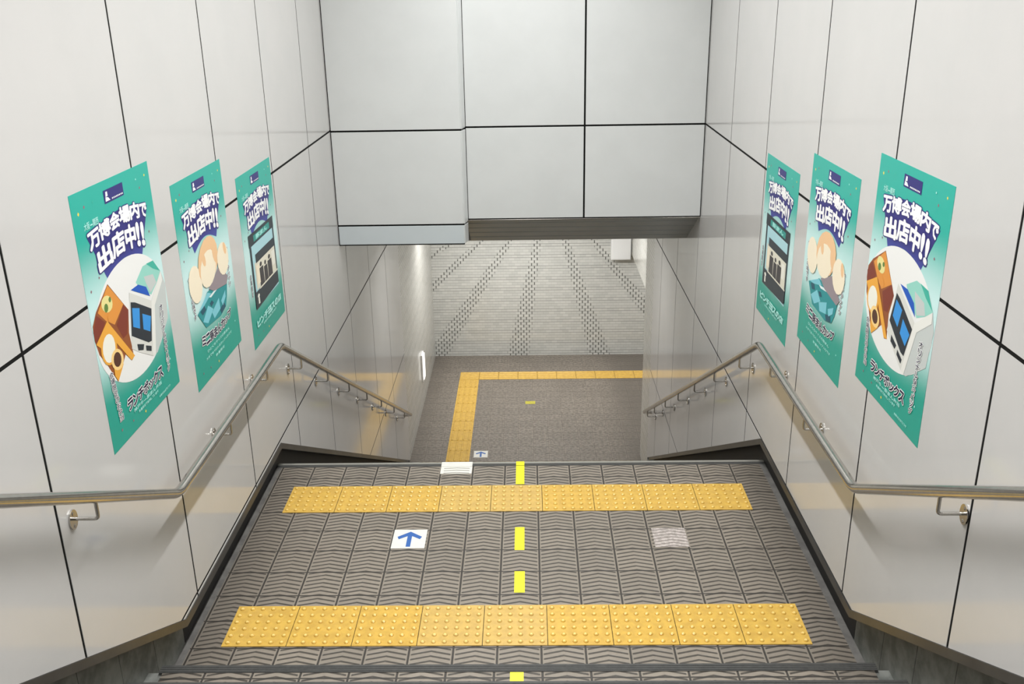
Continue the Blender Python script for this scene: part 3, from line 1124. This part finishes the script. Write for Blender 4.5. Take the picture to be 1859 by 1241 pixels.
def meal_poster(label, loc, rz, scale):
    root = poster_base(label, loc, rz, scale)
    p = Print(0.0019)
    p.disc(.50, .565, .49, .245, 'disc', 64)
    p.build('white_disc', root)
    p = Print(0.0021)
    for m, uv in MEAL:
        p.poly(uv, m)
    p.build('boxed_meal_picture', root)
    p = Print(0.0021)
    for m, uv in BAG:
        p.poly(uv, m)
    p.build('cool_bag_picture', root)
    big_name(root, 'ランチボックス', .235, .765, .852, .897)
    small_lines(root, [('神戸牛・豚まん弁当', .30, .72, .908, .924), ('数量限定で販売しています', .36, .66, .932, .943), ('会場内のお店でどうぞ', .66, .84, .962, .972)])
    side_text(root, 'オリジナル保冷バッグ', .855, .90, .600, .905, -.02)
    side_text(root, '会場限定のお弁当', .085, .13, .690, .905, .04)
    return root


def bun_poster(label, loc, rz, scale):
    root = poster_base(label, loc, rz, scale)
    p = Print(0.0030)
    for m, uv in CUP:
        p.poly(uv, m)
    p.build('cup_picture', root)
    p = Print(0.0042)
    for m, uv in BUNS:
        p.poly(uv, m)
    p.build('bun_picture', root)
    big_name(root, 'ミニ豚まんカップ', .17, .83, .762, .808, 0.022)
    small_lines(root, [('ひとくちサイズの豚まん', .25, .75, .852, .866), ('片手で食べられるカップ入りです', .21, .79, .884, .897), ('数量限定', .40, .60, .915, .928)])
    side_text(root, '会場限定の味です', .075, .12, .44, .66, .02)
    side_text(root, 'できたてアツアツ', .880, .925, .45, .66, -.02)
    return root


def kiosk_poster(label, loc, rz, scale):
    root = poster_base(label, loc, rz, scale)
    R = lambda p, a, b, c, d, m: p.poly([(a, b), (c, b), (c, d), (a, d)], m)
    p = Print(0.0030)
    R(p, .15, .405, .88, .785, 'sky')
    R(p, .15, .405, .195, .785, 'kiosk')
    R(p, .845, .405, .885, .765, 'kiosk')
    R(p, .14, .348, .89, .418, 'kiosk')
    R(p, .28, .367, .765, .405, 'kioskteal')
    p.line('豚まん', .34, .70, .373, .399, 0.03, 'palemint')
    R(p, .235, .525, .85, .685, 'shop')
    R(p, .275, .480, .85, .532, 'kiosk')
    for u, v, w in ((.40, .56, .06), (.53, .575, .05), (.66, .565, .06)):
        p.disc(u, v, w * .55, .014, 'people', 12)
        p.poly([(u - w, v + .018), (u + w, v + .018), (u + w * 1.1, .685), (u - w * 1.1, .685)], 'people')
    R(p, .26, .545, .345, .66, 'bunlight')
    R(p, .735, .55, .83, .64, 'rice')
    p.poly([(.155, .690), (.875, .690), (.875, .772), (.155, .790)], 'kiosk')
    p.disc(.245, .722, .03, .012, 'rice', 14)
    R(p, .225, .734, .265, .770, 'rice')
    R(p, .30, .684, .875, .694, 'shop')
    p.build('kiosk_picture', root)
    p = Print(0.0044)
    p.line('ピンチョスの店', .12, .90, .852, .892, 0.055, 'palemint')
    p.build('product_name', root)
    small_lines(root, [('会場内の東側にあります', .30, .72, .902, .915)])
    side_text(root, '会場限定', .075, .115, .56, .70, .0)
    return root


H90 = math.pi / 2
left = [
    meal_poster('teal poster with the boxed meal and blue cool bag, on the left wall', (XL, 3.459, 1.213), H90, 1.0),
    bun_poster('teal poster with cream buns in a teal cup, on the left wall', (XL, 4.363, 1.070), H90, 1.0),
    kiosk_poster('teal poster with a dark kiosk front, on the left wall', (XL, 5.280, 0.928), H90, 1.0)]
right = [
    ('teal poster with the boxed meal and blue cool bag, on the right wall', (XR, 3.433, 1.225), 0.985),
    ('teal poster with cream buns in a teal cup, on the right wall', (XR, 4.315, 1.082), 0.985),
    ('teal poster with a dark kiosk front, on the right wall', (XR, 5.208, 0.943), 0.98)]
for src, (label, loc, sc) in zip(left, right):
    c = copy_tree(src)
    c['label'] = label
    c.location = loc
    c.rotation_euler = (0, 0, -H90)
    c.scale = (sc, 1.0, sc)
